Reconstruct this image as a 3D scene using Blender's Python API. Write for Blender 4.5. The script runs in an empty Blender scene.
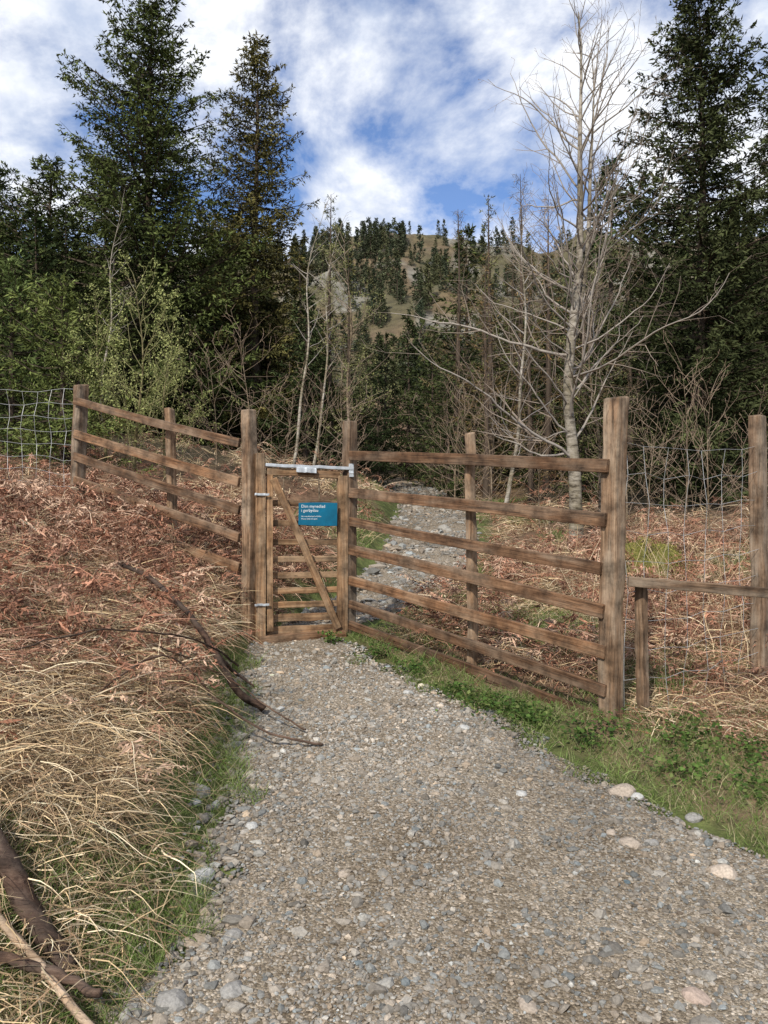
import bpy, math, random
import numpy as np
from mathutils import Vector, Matrix
rng=np.random.default_rng(11); random.seed(5)
scene=bpy.context.scene
scene.view_settings.view_transform='Standard'; scene.view_settings.look='None'; scene.view_settings.exposure=0

# ------------------------------------------------------------ helpers
def sstep(a,b,x):
    t=np.clip((x-a)/(b-a),0,1); return t*t*(3-2*t)
def _h(ix,iy,s):
    n=(ix*374761393+iy*668265263+s*1274126177)&0xffffffff
    n=((n^(n>>13))*1274126177)&0xffffffff
    return ((n^(n>>16))&0xffff)/65535.0
def vn(x,y,s=0):
    x=np.asarray(x,float);y=np.asarray(y,float)
    x,y=np.broadcast_arrays(x,y)
    ix=np.floor(x).astype(np.int64);iy=np.floor(y).astype(np.int64)
    fx=x-ix;fy=y-iy;fx=fx*fx*(3-2*fx);fy=fy*fy*(3-2*fy)
    a=_h(ix,iy,s);b=_h(ix+1,iy,s);c=_h(ix,iy+1,s);d=_h(ix+1,iy+1,s)
    return (a*(1-fx)+b*fx)*(1-fy)+(c*(1-fx)+d*fx)*fy-0.5
YL=[-30,0,2.2,2.53,3.08,4.06,5.0,5.95,6.3,7,8,10,12,16,20,24]
XL=[-1,-.85,-.76,-.66,-.68,-.78,-.95,-1.05,-1.0,-.8,-.35,-.05,.1,.35,-.4,-1.6]
YR=[-30,0,2.2,3.0,3.5,4.12,4.83,5.5,6.2,6.5,7,8,10,12,16,20,24]
XR=[12,4.2,2.15,1.5,1.16,.835,.41,0,-.36,-.3,0,.7,1.2,1.4,1.7,1.0,0]
def PL(y): return np.interp(y,YL,XL)
def PR(y): return np.interp(y,YR,XR)
def H(x,y):
    x=np.asarray(x,float);y=np.asarray(y,float)
    z=0.1*y+0.03*np.maximum(0,y-7)
    z=np.where(y<-2,-.2,z)
    z=z+np.interp(y,[26,50,70,100,170,230,620],[0,1.2,3.5,12,36,22,-30])
    u=np.maximum(0,PL(y)-x-0.05)
    A=np.interp(y,[-3,2,3.2,4.5,6,7.5,10,20],[.1,.2,.36,.6,.66,.62,.5,.5])
    z=z+A*(1-np.exp(-u/0.65))+np.interp(y,[2,6,8,12],[.13,.10,.10,.15])*np.minimum(u,6)
    v=np.maximum(0,x-PR(y)-0.5)
    z=z+np.interp(y,[4.6,7,20],[0.0,.07,.12])*np.minimum(v,6)
    off=np.clip(np.maximum(PL(y)-x,x-PR(y)),0,1)
    am=np.where((x>0)&(y<6.5),.35,1)
    z=z+am*off*(0.16*vn(x*1.6,y*1.6,1)+0.07*vn(x*4.1,y*4.1,2))
    z=z+0.035*vn(x*.9,y*.9,3)+0.012*vn(x*5,y*5,4)
    d=np.clip((y-40)/60,0,1)
    z=z+d*(9*vn(x/28,y/28,5)+5*vn(x/9,y/9,6)+2.5*vn(x/4,y/4,7))
    return z

def make_mesh(name,V,F,col=None,mats=(),midx=None,smooth=False):
    V=np.ascontiguousarray(V,dtype=np.float32).reshape(-1,3);F=np.ascontiguousarray(F,dtype=np.int32)
    k=F.shape[1];me=bpy.data.meshes.new(name)
    me.vertices.add(len(V));me.vertices.foreach_set('co',V.ravel())
    me.loops.add(F.size);me.loops.foreach_set('vertex_index',F.ravel())
    me.polygons.add(len(F));me.polygons.foreach_set('loop_start',np.arange(0,F.size,k,dtype=np.int32))
    try: me.polygons.foreach_set('loop_total',np.full(len(F),k,dtype=np.int32))
    except Exception: pass
    if midx is not None: me.polygons.foreach_set('material_index',np.ascontiguousarray(midx,dtype=np.int32))
    me.polygons.foreach_set('use_smooth',np.full(len(F),smooth,dtype=bool))
    me.update(calc_edges=True)
    if col is not None:
        a=me.attributes.new('col','FLOAT_COLOR','POINT')
        c=np.ones((len(V),4),np.float32);c[:,:3]=col
        a.data.foreach_set('color',c.ravel())
    for m in mats: me.materials.append(m)
    return me
def add_obj(name,me,loc=(0,0,0),rotz=0,sc=1,parent=None):
    o=bpy.data.objects.new(name,me);scene.collection.objects.link(o)
    o.location=loc;o.rotation_euler=(0,0,rotz)
    o.scale=(sc,sc,sc) if np.isscalar(sc) else sc
    if parent: o.parent=parent
    return o
def empty(name,loc=(0,0,0)):
    o=bpy.data.objects.new(name,None);scene.collection.objects.link(o);o.location=loc;o.empty_display_size=.2;return o
class Bag:
    def __init__(s): s.V=[];s.F=[];s.C=[];s.M=[];s.n=0
    def add(s,V,F,C,m=0):
        V=V.reshape(-1,3);C=np.broadcast_to(C,(len(V),3)) if np.ndim(C)<2 else C
        s.V.append(V);s.F.append(F+s.n);s.C.append(C);s.M.append(np.full(len(F),m));s.n+=len(V)
    def mesh(s,name,mats,smooth=False):
        return make_mesh(name,np.concatenate(s.V),np.concatenate(s.F),np.concatenate(s.C),mats,np.concatenate(s.M),smooth)
def norm(v): return v/np.maximum(np.linalg.norm(v,axis=-1,keepdims=True),1e-9)
def ribbons(B,az,L,W,a,b,c,g,S,col,clamp=True,r=rng):
    N=len(B);t=np.linspace(0,1,S+1)[None,:]
    h=np.stack([np.cos(az),np.sin(az),0*az],1);p=np.stack([-np.sin(az),np.cos(az),0*az],1)
    hor=(a[:,None]*t+b[:,None]*t*t)*L[:,None];ver=(c[:,None]*t-g[:,None]*t*t)*L[:,None]
    sd=r.normal(0,.18,N)[:,None]*t*t*L[:,None]+r.normal(0,.04,N)[:,None]*np.sin(t*6)*L[:,None]
    P=B[:,None,:]+h[:,None,:]*hor[...,None]+p[:,None,:]*sd[...,None]
    P[...,2]+=ver
    if clamp: P[...,2]=np.maximum(P[...,2],H(P[...,0],P[...,1])+.008)
    ph=r.uniform(0,math.pi,N)
    wd=p*np.cos(ph)[:,None];wd[:,2]+=np.sin(ph)
    w=(W[:,None]*(1-.8*t)/2)[...,None]
    V=np.stack([P-wd[:,None]*w,P+wd[:,None]*w],2)
    k=np.arange(S)*2
    q=np.stack([k,k+1,k+3,k+2],1)[None]+(np.arange(N)*(S+1)*2)[:,None,None]
    C=np.repeat(col,(S+1)*2,axis=0)
    return V.reshape(-1,3),q.reshape(-1,4),C
def leafq(P,D,L,W,col,r=rng,N=None,mid=.4):
    n=len(P);D=norm(D);rv=r.normal(size=(n,3)) if N is None else N
    S=norm(np.cross(D,rv));L=L[:,None];W=W[:,None]
    V=np.stack([P,P+D*L*mid+S*W/2,P+D*L,P+D*L*mid-S*W/2],1)
    F=np.arange(n*4).reshape(n,4)
    return V.reshape(-1,3),F,np.repeat(col,4,axis=0)
def prisms(P0,P1,r0,r1,col,k=3):
    n=len(P0);D=norm(P1-P0);ref=np.where(np.abs(D[:,2:3])>.9,[[1.,0,0]],[[0,0,1.]])
    X=norm(np.cross(D,ref));Y=np.cross(D,X);an=np.arange(k)*2*math.pi/k
    ring=X[:,None]*np.cos(an)[None,:,None]+Y[:,None]*np.sin(an)[None,:,None]
    V=np.concatenate([P0[:,None]+ring*r0[:,None,None],P1[:,None]+ring*r1[:,None,None]],1)
    i=np.arange(k);j=(i+1)%k
    F=np.stack([i,j,j+k,i+k],1)[None]+(np.arange(n)*2*k)[:,None,None]
    return V.reshape(-1,3),F.reshape(-1,4),np.repeat(col,2*k,axis=0)
def tube(P,R,k=8,rough=0,r=rng):
    P=np.asarray(P,float);R=np.asarray(R,float);n=len(P)
    T=norm(np.gradient(P,axis=0));X=np.zeros_like(T);x=np.array([1.,0.13,0.05])
    for i in range(n):
        x=x-T[i]*x.dot(T[i]);x/=np.linalg.norm(x);X[i]=x
    Y=np.cross(T,X);an=np.arange(k)*2*math.pi/k
    ring=X[:,None]*np.cos(an)[None,:,None]+Y[:,None]*np.sin(an)[None,:,None]
    rr=R[:,None]*(1+rough*r.normal(size=(n,k)))
    V=P[:,None]+ring*rr[...,None]
    F=[]
    for i in range(n-1):
        for j in range(k):
            F.append((i*k+j,i*k+(j+1)%k,(i+1)*k+(j+1)%k,(i+1)*k+j))
    V=V.reshape(-1,3);c0=len(V);V=np.vstack([V,P[0],P[-1]])
    for j in range(0,k-1,2):
        F.append((c0,(j+2)%k,(j+1)%k,j));e=(n-1)*k
        F.append((c0+1,e+j,e+(j+1)%k,e+(j+2)%k))
    return V,np.array(F)
def smoothpath(pts,n):
    pts=np.array(pts,float);m=len(pts);out=[]
    for t in np.linspace(0,m-1.0001,n):
        i=int(t);f=t-i
        p0=pts[max(i-1,0)];p1=pts[i];p2=pts[min(i+1,m-1)];p3=pts[min(i+2,m-1)]
        out.append(.5*((2*p1)+(-p0+p2)*f+(2*p0-5*p1+4*p2-p3)*f*f+(-p0+3*p1-3*p2+p3)*f**3))
    return np.array(out)

# ------------------------------------------------------------ materials
def newmat(name):
    m=bpy.data.materials.new(name);m.use_nodes=True;nt=m.node_tree;nt.nodes.clear()
    return m,nt,nt.nodes,nt.links
def nd(ns,t,**k):
    n=ns.new(t)
    for a,b in k.items(): setattr(n,a,b)
    return n
def ramp(ns,stops):
    r=ns.new('ShaderNodeValToRGB');e=r.color_ramp.elements
    while len(e)<len(stops): e.new(.5)
    for i,(p,c) in enumerate(stops):
        e[i].position=p;e[i].color=(c,c,c,1) if np.isscalar(c) else (*c,1)
    return r
def noise(ns,ls,vec,scale,detail=4,rough=.55):
    n=ns.new('ShaderNodeTexNoise');n.inputs['Scale'].default_value=scale;n.inputs['Detail'].default_value=detail;n.inputs['Roughness'].default_value=rough
    if vec is not None: ls.new(vec,n.inputs['Vector'])
    return n
def mixc(ns,ls,f,a,b,mode='MIX'):
    m=ns.new('ShaderNodeMix');m.data_type='RGBA';m.blend_type=mode
    for s,v in ((m.inputs[0],f),(m.inputs[6],a),(m.inputs[7],b)):
        if hasattr(v,'is_output'): ls.new(v,s)
        else: s.default_value=v if not isinstance(v,tuple) else (*v,1)
    return m.outputs[2]
def out_bsdf(ns,ls,col,rough=.9,bump=None,bs=.3,bd=.01,spec=.2,metal=0):
    b=ns.new('ShaderNodeBsdfPrincipled');o=ns.new('ShaderNodeOutputMaterial')
    if hasattr(col,'is_output'): ls.new(col,b.inputs['Base Color'])
    else: b.inputs['Base Color'].default_value=(*col,1)
    b.inputs['Roughness'].default_value=rough;b.inputs['Specular IOR Level'].default_value=spec;b.inputs['Metallic'].default_value=metal
    if bump is not None:
        n=ns.new('ShaderNodeBump');n.inputs['Strength'].default_value=bs;n.inputs['Distance'].default_value=bd
        ls.new(bump,n.inputs['Height']);ls.new(n.outputs[0],b.inputs['Normal'])
    ls.new(b.outputs[0],o.inputs[0]);return b
def leafmat(name,trans=.3,vary=False,rgh=None):
    m,nt,ns,ls=newmat(name)
    a=nd(ns,'ShaderNodeAttribute',attribute_name='col');c=a.outputs['Color']
    if vary:
        oi=ns.new('ShaderNodeObjectInfo');r2=ramp(ns,[(0,(.62,.70,.60)),(.3,(1.0,.97,.75)),(.5,(.72,.82,.68)),(.75,(1.4,1.24,.82)),(1,(1.0,1.08,.88))]);ls.new(oi.outputs['Random'],r2.inputs[0])
        c=mixc(ns,ls,1.0,c,r2.outputs[0],'MULTIPLY')
    d=ns.new('ShaderNodeBsdfDiffuse');o=ns.new('ShaderNodeOutputMaterial');ls.new(c,d.inputs[0])
    if trans>0:
        t=ns.new('ShaderNodeBsdfTranslucent');x=ns.new('ShaderNodeMixShader')
        ls.new(c,t.inputs[0]);x.inputs[0].default_value=trans
        ls.new(d.outputs[0],x.inputs[1]);ls.new(t.outputs[0],x.inputs[2]);ls.new(x.outputs[0],o.inputs[0])
    else: ls.new(d.outputs[0],o.inputs[0])
    return m
M_leaf=leafmat('foliage',.3);M_straw=leafmat('dry_stems',0);M_need=leafmat('conifer_needles',0,True)
M_bark=leafmat('conifer_bark',0)
m,nt,ns,ls=newmat('stone');a=nd(ns,'ShaderNodeAttribute',attribute_name='col');tc=ns.new('ShaderNodeNewGeometry')
n=noise(ns,ls,tc.outputs['Position'],110,3,.65);r=ramp(ns,[(.3,.68),(.7,1.22)]);ls.new(n.outputs[0],r.inputs[0])
out_bsdf(ns,ls,mixc(ns,ls,1.0,a.outputs['Color'],r.outputs[0],'MULTIPLY'),.85);M_stone=m
m,nt,ns,ls=newmat('gravel_surface');tc=ns.new('ShaderNodeNewGeometry');P=tc.outputs['Position']
v=nd(ns,'ShaderNodeTexVoronoi');v.inputs['Scale'].default_value=105;ls.new(P,v.inputs['Vector'])
sp=ns.new('ShaderNodeSeparateColor');ls.new(v.outputs['Color'],sp.inputs[0])
r=ramp(ns,[(0,(.12,.097,.07)),(.5,(.215,.185,.142)),(.85,(.30,.262,.212)),(1,(.42,.375,.315))]);ls.new(sp.outputs[0],r.inputs[0])
n=noise(ns,ls,P,1.3,4,.6);r2=ramp(ns,[(.36,(.66,.59,.50)),(.6,(1.1,1.05,.98))]);ls.new(n.outputs[0],r2.inputs[0])
c=mixc(ns,ls,1.0,r.outputs[0],r2.outputs[0],'MULTIPLY')
n3=noise(ns,ls,P,260,2,.6);r3=ramp(ns,[(.3,.55),(.7,1.4)]);ls.new(n3.outputs[0],r3.inputs[0])
c=mixc(ns,ls,1.0,c,r3.outputs[0],'MULTIPLY')
mi=nd(ns,'ShaderNodeMath',operation='MULTIPLY');mi.inputs[1].default_value=-1;ls.new(v.outputs['Distance'],mi.inputs[0])
out_bsdf(ns,ls,c,.92,mi.outputs[0],.8,.008);M_path=m
m,nt,ns,ls=newmat('ground_soil');a=nd(ns,'ShaderNodeAttribute',attribute_name='col');tc=ns.new('ShaderNodeNewGeometry');P=tc.outputs['Position']
n=noise(ns,ls,P,9,5,.7);r=ramp(ns,[(.3,.5),(.7,1.4)]);ls.new(n.outputs[0],r.inputs[0])
n2=noise(ns,ls,P,.6,4,.6);r2=ramp(ns,[(.35,(.7,.68,.63)),(.65,(1.2,1.18,1.05))]);ls.new(n2.outputs[0],r2.inputs[0])
c=mixc(ns,ls,1.0,a.outputs['Color'],r.outputs[0],'MULTIPLY');c=mixc(ns,ls,1.0,c,r2.outputs[0],'MULTIPLY')
out_bsdf(ns,ls,c,.95,n.outputs[0],.8,.05);M_ground=m
def woodmat(name,dark,mid,light,grey,gm=.7):
    m,nt,ns,ls=newmat(name);tc=ns.new('ShaderNodeTexCoord');oi=ns.new('ShaderNodeObjectInfo')
    ad=nd(ns,'ShaderNodeVectorMath',operation='ADD');cm=ns.new('ShaderNodeCombineXYZ')
    mu=nd(ns,'ShaderNodeMath',operation='MULTIPLY');mu.inputs[1].default_value=37;ls.new(oi.outputs['Random'],mu.inputs[0])
    ls.new(mu.outputs[0],cm.inputs[0]);ls.new(mu.outputs[0],cm.inputs[1]);ls.new(tc.outputs['Object'],ad.inputs[0]);ls.new(cm.outputs[0],ad.inputs[1])
    mp=ns.new('ShaderNodeMapping');mp.inputs['Scale'].default_value=(2.2,60,60);ls.new(ad.outputs[0],mp.inputs[0])
    n=noise(ns,ls,mp.outputs[0],1.0,6,.7)
    r=ramp(ns,[(.33,dark),(.5,mid),(.68,light)]);ls.new(n.outputs[0],r.inputs[0])
    mp2=ns.new('ShaderNodeMapping');mp2.inputs['Scale'].default_value=(2.5,12,12);ls.new(ad.outputs[0],mp2.inputs[0])
    n2=noise(ns,ls,mp2.outputs[0],1.0,5,.6);r2=ramp(ns,[(.43,0.0),(.62,gm)]);ls.new(n2.outputs[0],r2.inputs[0])
    c=mixc(ns,ls,r2.outputs[0],r.outputs[0],grey)
    n3=noise(ns,ls,ad.outputs[0],8,5,.65);r3=ramp(ns,[(.34,.42),(.6,1.15)]);ls.new(n3.outputs[0],r3.inputs[0])
    c=mixc(ns,ls,1.0,c,r3.outputs[0],'MULTIPLY')
    r4=ramp(ns,[(0,(.65,.63,.61)),(.5,(1.,1.,1.)),(1,(1.3,1.22,1.12))]);ls.new(oi.outputs['Random'],r4.inputs[0]);c=mixc(ns,ls,1.0,c,r4.outputs[0],'MULTIPLY')
    mp3=ns.new('ShaderNodeMapping');mp3.inputs['Scale'].default_value=(1.2,38,38);ls.new(ad.outputs[0],mp3.inputs[0])
    n4=noise(ns,ls,mp3.outputs[0],1.0,3,.5);r5=ramp(ns,[(.485,1.0),(.5,.25),(.515,1.0)]);ls.new(n4.outputs[0],r5.inputs[0])
    c=mixc(ns,ls,.7,c,r5.outputs[0],'MULTIPLY')
    out_bsdf(ns,ls,c,.85,n.outputs[0],.8,.005,.2);return m
M_wood=woodmat('weathered_timber',(.045,.023,.012),(.15,.08,.042),(.26,.155,.088),(.22,.16,.11),.65)
M_post=woodmat('post_timber',(.055,.034,.02),(.18,.113,.068),(.29,.20,.13),(.26,.205,.15),.8)
M_gate=woodmat('gate_timber',(.09,.047,.023),(.27,.155,.08),(.40,.26,.145),(.28,.21,.14),.6)
M_stick=woodmat('dead_wood',(.03,.018,.012),(.085,.05,.034),(.15,.10,.07),(.12,.09,.07))
M_pale=woodmat('pale_dead_wood',(.18,.11,.06),(.38,.26,.16),(.5,.38,.26),(.36,.29,.22))
def birchmat():
    m,nt,ns,ls=newmat('birch_bark');a=nd(ns,'ShaderNodeAttribute',attribute_name='col');g=ns.new('ShaderNodeNewGeometry')
    mp=ns.new('ShaderNodeMapping');mp.inputs['Scale'].default_value=(4,4,12);ls.new(g.outputs['Position'],mp.inputs[0])
    n=noise(ns,ls,mp.outputs[0],1.8,7,.7);r=ramp(ns,[(.38,(.2,.18,.15)),(.5,(.7,.67,.62)),(.7,(1.1,1.08,1.05))]);ls.new(n.outputs[0],r.inputs[0])
    n2=noise(ns,ls,g.outputs['Position'],2.2,5,.6);r2=ramp(ns,[(.4,(.55,.52,.42)),(.6,(1.,1.,1.))]);ls.new(n2.outputs[0],r2.inputs[0])
    c=mixc(ns,ls,1.0,a.outputs['Color'],r.outputs[0],'MULTIPLY');c=mixc(ns,ls,1.0,c,r2.outputs[0],'MULTIPLY')
    out_bsdf(ns,ls,c,.8,n.outputs[0],.5,.012);return m
M_birch=birchmat()
def plain(name,c,rough=.6,metal=0,ns_scale=20,spec=.3):
    m,nt,ns,ls=newmat(name);tc=ns.new('ShaderNodeTexCoord');n=noise(ns,ls,tc.outputs['Object'],ns_scale,5,.6)
    r=ramp(ns,[(.3,tuple(x*.7 for x in c)),(.7,tuple(min(1,x*1.2) for x in c))]);ls.new(n.outputs[0],r.inputs[0])
    out_bsdf(ns,ls,r.outputs[0],rough,n.outputs[0],.15,.002,spec,metal);return m
M_wire=plain('galvanised_wire',(.36,.36,.35),.5,.3);M_metal=plain('galvanised_steel',(.5,.52,.53),.45,.35)
M_sign=plain('teal_sign_paint',(.0,.11,.19),.4,0,8,.4);M_white=plain('white_lettering',(.75,.77,.77),.5)

# ------------------------------------------------------------ terrain
def geo(a,b,s0,g):
    o=[a];s=s0
    while o[-1]<b: o.append(o[-1]+s);s*=g
    return o
xp=geo(4.4,420,.06,1.06);xs=np.array(sorted([-v for v in xp]+list(np.arange(-4.36,4.38,.045))+xp))
ys=np.array([-40,-25,-15,-8,-5,-3,-2,-1,-.5]+list(np.arange(0,9,.045))+geo(9,70,.08,1.05)+list(np.arange(73.5,200,1.6))+geo(203,620,4,1.1))
X,Y=np.meshgrid(xs,ys);Z=H(X,Y)
ny,nx=X.shape;V=np.stack([X,Y,Z],-1).reshape(-1,3)
i=np.arange(ny-1)[:,None]*nx+np.arange(nx-1)[None];F=np.stack([i,i+1,i+nx+1,i+nx],-1).reshape(-1,4)
x=V[:,0];y=V[:,1];out=np.maximum(PL(y)-x,x-PR(y))
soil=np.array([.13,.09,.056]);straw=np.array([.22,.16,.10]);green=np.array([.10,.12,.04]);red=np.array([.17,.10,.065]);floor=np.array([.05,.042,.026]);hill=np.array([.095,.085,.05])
nn=vn(x*1.3,y*1.3,9)+.5
C=soil[None]*(1-nn[:,None])+straw[None]*nn[:,None]
f=(sstep(3.5,6,y)*.8*sstep(.3,1,out))[:,None];C=C*(1-f)+red*f
f=((1-sstep(.15,.55,out+.5*vn(x*2,y*2,4)))*(y<16))[:,None];C=C*(1-f)+green*f
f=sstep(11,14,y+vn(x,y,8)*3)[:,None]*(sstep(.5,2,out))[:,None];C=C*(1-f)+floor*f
f=sstep(50,70,y)[:,None];C=C*(1-f)+hill*f
f=(sstep(50,70,y)*sstep(-.1,.2,vn(x/11,y/11,92)))[:,None]*.75;C=C*(1-f)+np.array([.15,.105,.068])*f
f=(sstep(60,90,y)*sstep(.12,.25,vn(x/5,y/5,93)))[:,None]*.8;C=C*(1-f)+np.array([.21,.20,.185])*f
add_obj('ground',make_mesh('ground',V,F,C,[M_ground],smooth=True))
yy=np.concatenate([np.arange(-3,8,.05),np.arange(8,22,.12)]);tt=np.linspace(0,1,70)
Yp=np.repeat(yy[:,None],70,1);l=PL(yy)[:,None]-.12;rr_=PR(yy)[:,None]+.12
rr_=np.minimum(rr_,6)
Xp=l+(rr_-l)*tt[None];e=np.minimum(Xp-l,rr_-Xp)
Zp=H(Xp,Yp)+np.clip((e-.14+.22*vn(Xp*4,Yp*4,21)+.12*vn(Xp*11,Yp*11,22))*.16,-.02,.008)+.006*vn(Xp*14,Yp*14,23)*(e>.1)
i=np.arange(len(yy)-1)[:,None]*70+np.arange(69)[None];F=np.stack([i,i+1,i+71,i+70],-1).reshape(-1,4)
add_obj('gravel_path',make_mesh('gravel_path',np.stack([Xp,Yp,Zp],-1),F,None,[M_path],smooth=True))

# ------------------------------------------------------------ loose gravel stones
ph=(1+5**.5)/2
ico=np.array([(-1,ph,0),(1,ph,0),(-1,-ph,0),(1,-ph,0),(0,-1,ph),(0,1,ph),(0,-1,-ph),(0,1,-ph),(ph,0,-1),(ph,0,1),(-ph,0,-1),(-ph,0,1)],float);ico/=np.linalg.norm(ico[0])
icf=np.array([(0,11,5),(0,5,1),(0,1,7),(0,7,10),(0,10,11),(1,5,9),(5,11,4),(11,10,2),(10,7,6),(7,1,8),(3,9,4),(3,4,2),(3,2,6),(3,6,8),(3,8,9),(4,9,5),(2,4,11),(6,2,10),(8,6,7),(9,8,1)])
def stones(x,y,s):
    n=len(x);v=ico[None]*(1+rng.normal(0,.19,(n,12,1)))
    sc=np.stack([rng.uniform(.8,1.5,n),rng.uniform(.65,1.1,n),rng.uniform(.4,.85,n)],1)*s[:,None]
    v=v*sc[:,None];tl=rng.normal(0,.35,n);c,sn=np.cos(tl)[:,None],np.sin(tl)[:,None]
    v=np.stack([v[...,0],v[...,1]*c-v[...,2]*sn,v[...,1]*sn+v[...,2]*c],-1)
    a=rng.uniform(0,6.28,n);c,sn=np.cos(a)[:,None],np.sin(a)[:,None]
    v=np.stack([v[...,0]*c-v[...,1]*sn,v[...,0]*sn+v[...,1]*c,v[...,2]],-1)
    v[...,0]+=x[:,None];v[...,1]+=y[:,None];v[...,2]+=(H(x,y)+.008+sc[:,2]*rng.uniform(-.2,.4,n))[:,None]
    base=np.array([.255,.227,.188])[None]*rng.lognormal(0,.27,n)[:,None]
    base*=1+rng.normal(0,1,n)[:,None]*np.array([.07,.0,-.07])[None]
    base*=(.92+.4*(vn(x*1.1,y*1.1,35)+.5*vn(x*3,y*3,36)))[:,None]
    return v,np.repeat(np.clip(base,.06,.6),12,axis=0)
def path_pts(n,y0,y1,pw=1.,mx=3.3,mar=.02,thin=0):
    y=y0+(y1-y0)*rng.random(n*4)**pw;x=rng.uniform(-1.3,mx,n*4)
    k=(x>PL(y)-mar+.12*vn(x*5,y*5,31))&(x<PR(y)+mar+.2*vn(x*5,y*5,32))&(np.abs(x)<.52*y+.2)
    if thin: k&=(vn(x*1.7,y*1.7,33)*.7+vn(x*5,y*5,34)*.5+.5>rng.random(len(x))*thin)
    return x[k][:n],y[k][:n]
xs1,ys1=path_pts(32000,1.9,4.6,thin=.9);s1=np.clip(rng.lognormal(-5.22,.44,len(xs1)),.0028,.022)
xs2,ys2=path_pts(11000,4.4,7.2,thin=.9);s2=np.clip(rng.lognormal(-4.95,.42,len(xs2)),.004,.026)
xs3,ys3=path_pts(5500,6.8,20,1.2,2.5,thin=.8);s3=np.clip(rng.lognormal(-4.1,.6,len(xs3)),.008,.10)
xs4,ys4=path_pts(480,1.9,6);s4=rng.uniform(.012,.026,len(xs4))
ye=rng.uniform(1.9,5.5,900);xe=PL(ye)+rng.normal(.02,.1,900);se=rng.lognormal(-4.55,.5,900)
vv,cc=stones(np.concatenate([xs1,xs2,xs3,xs4,xe]),np.concatenate([ys1,ys2,ys3,ys4,ye]),np.concatenate([s1,s2,s3,s4,se]))
N=len(vv);F=(icf[None]+(np.arange(N)*12)[:,None,None]).reshape(-1,3)
add_obj('gravel',make_mesh('gravel',vv,F,cc,[M_stone]))
def rock(xw,yw,s,col,seed,flat=.6):
    import bmesh
    bm=bmesh.new();bmesh.ops.create_icosphere(bm,subdivisions=3,radius=1)
    r=np.random.default_rng(seed);pl=norm(r.normal(size=(9,3)));dd=r.uniform(.62,.9,9)
    for v in bm.verts:
        p=np.array(v.co)
        for q,d in zip(pl,dd):
            k=p.dot(q)-d
            if k>0: p=p-q*k*.9
        p*=1+.03*math.sin(p[0]*9+seed)+.02*math.sin(p[1]*15)
        v.co=(p[0]*s*1.25,p[1]*s,p[2]*s*flat)
    me=bpy.data.meshes.new('rock');bm.to_mesh(me);bm.free()
    a=me.attributes.new('col','FLOAT_COLOR','POINT');a.data.foreach_set('color',np.tile(np.array([*col,1],np.float32),len(me.vertices)))
    me.materials.append(M_stone)
    add_obj('rock',me,(xw,yw,float(H(xw,yw))+s*flat*.35),seed*1.7)
g1=(.40,.39,.36);g2=(.34,.28,.22);g3=(.26,.245,.22)
for q in [(-.56,3.24,.03,g1),(-.68,2.86,.055,g1),(-.60,2.6,.042,g2),(-.5,2.55,.03,g3),(1.0,3.13,.04,g2),(1.09,3.14,.03,g3),(.95,3.22,.025,g2),(1.29,2.93,.05,(.45,.37,.29)),(1.11,3.58,.055,g2),(1.16,3.54,.03,g1),(.92,2.27,.036,(.38,.29,.23)),(.63,3.55,.03,g1),(.45,4.3,.03,g1),(-.62,4.6,.03,g1),(-.45,2.3,.035,g3),(.42,2.25,.03,g2),(-.72,3.9,.03,g2),(.15,4.9,.03,g1),(1.35,3.35,.035,g3),(-.15,2.9,.025,g2),(-.62,2.25,.045,g3)]:
    rock(*q,int(q[0]*100+q[1]*37)%97+1)

# ------------------------------------------------------------ timber pieces
def plank(par,name,p0,p1,th,wd,mat,side=None,rough=.0015,seg=10,bev=.005,skew=0,topcut=0):
    p0=Vector(p0);p1=Vector(p1);L=(p1-p0).length;xd=(p1-p0).normalized()
    up=Vector((0,0,1)) if side is None else Vector(side)
    yd=up.cross(xd).normalized();zd=xd.cross(yd).normalized()
    V=[];F=[]
    bow=random.uniform(-.012,.010) if L>1.2 else 0
    for i in range(seg+1):
        ox,oy=random.gauss(0,rough),random.gauss(0,rough)+bow*math.sin(math.pi*i/seg);k=1+random.gauss(0,.018)
        for a,b in ((-1,-1),(1,-1),(1,1),(-1,1)):
            xx=L*i/seg
            if i==seg and topcut: xx+=topcut*a
            V.append((xx,a*th/2*k+ox,b*wd/2*k+oy))
    for i in range(seg):
        for j in range(4): F.append((i*4+j,i*4+(j+1)%4,i*4+4+(j+1)%4,i*4+4+j))
    F.append((3,2,1,0));e=seg*4;F.append((e,e+1,e+2,e+3))
    me=bpy.data.meshes.new(name);me.from_pydata(V,[],F);me.materials.append(mat)
    o=bpy.data.objects.new(name,me);scene.collection.objects.link(o)
    Mx=Matrix(((xd.x,yd.x,zd.x,p0.x),(xd.y,yd.y,zd.y,p0.y),(xd.z,yd.z,zd.z,p0.z),(0,0,0,1)))
    if par: o.parent=par;o.matrix_local=Matrix.Translation(-par.location)@Mx
    else: o.matrix_world=Mx
    b=o.modifiers.new('b','BEVEL');b.width=bev;b.segments=2;b.limit_method='ANGLE'
    return o
def gz(x,y): return float(H(x,y))
A=Vector((-.285,6.45,0));B=Vector((1.33,4.47,0));dr=(B-A).normalized();nr=Vector((-dr.y,dr.x,0))
if nr.y>0: nr=-nr
fr=empty('timber_fence',(A.x,A.y,.65))
def post(par,name,x,y,top,w,lean=(0,0),side=None,mat=None,w2=None,below=.25):
    return plank(par,name,(x-lean[0],y-lean[1],gz(x,y)-below),(x,y,top),w,w2 or w,mat or M_post,side=side or tuple(dr),bev=.012,rough=.003,seg=14,topcut=random.uniform(-.008,.008))
post(fr,'gate_side_post',A.x,A.y,2.42,.095,lean=(.015,0))
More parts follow.
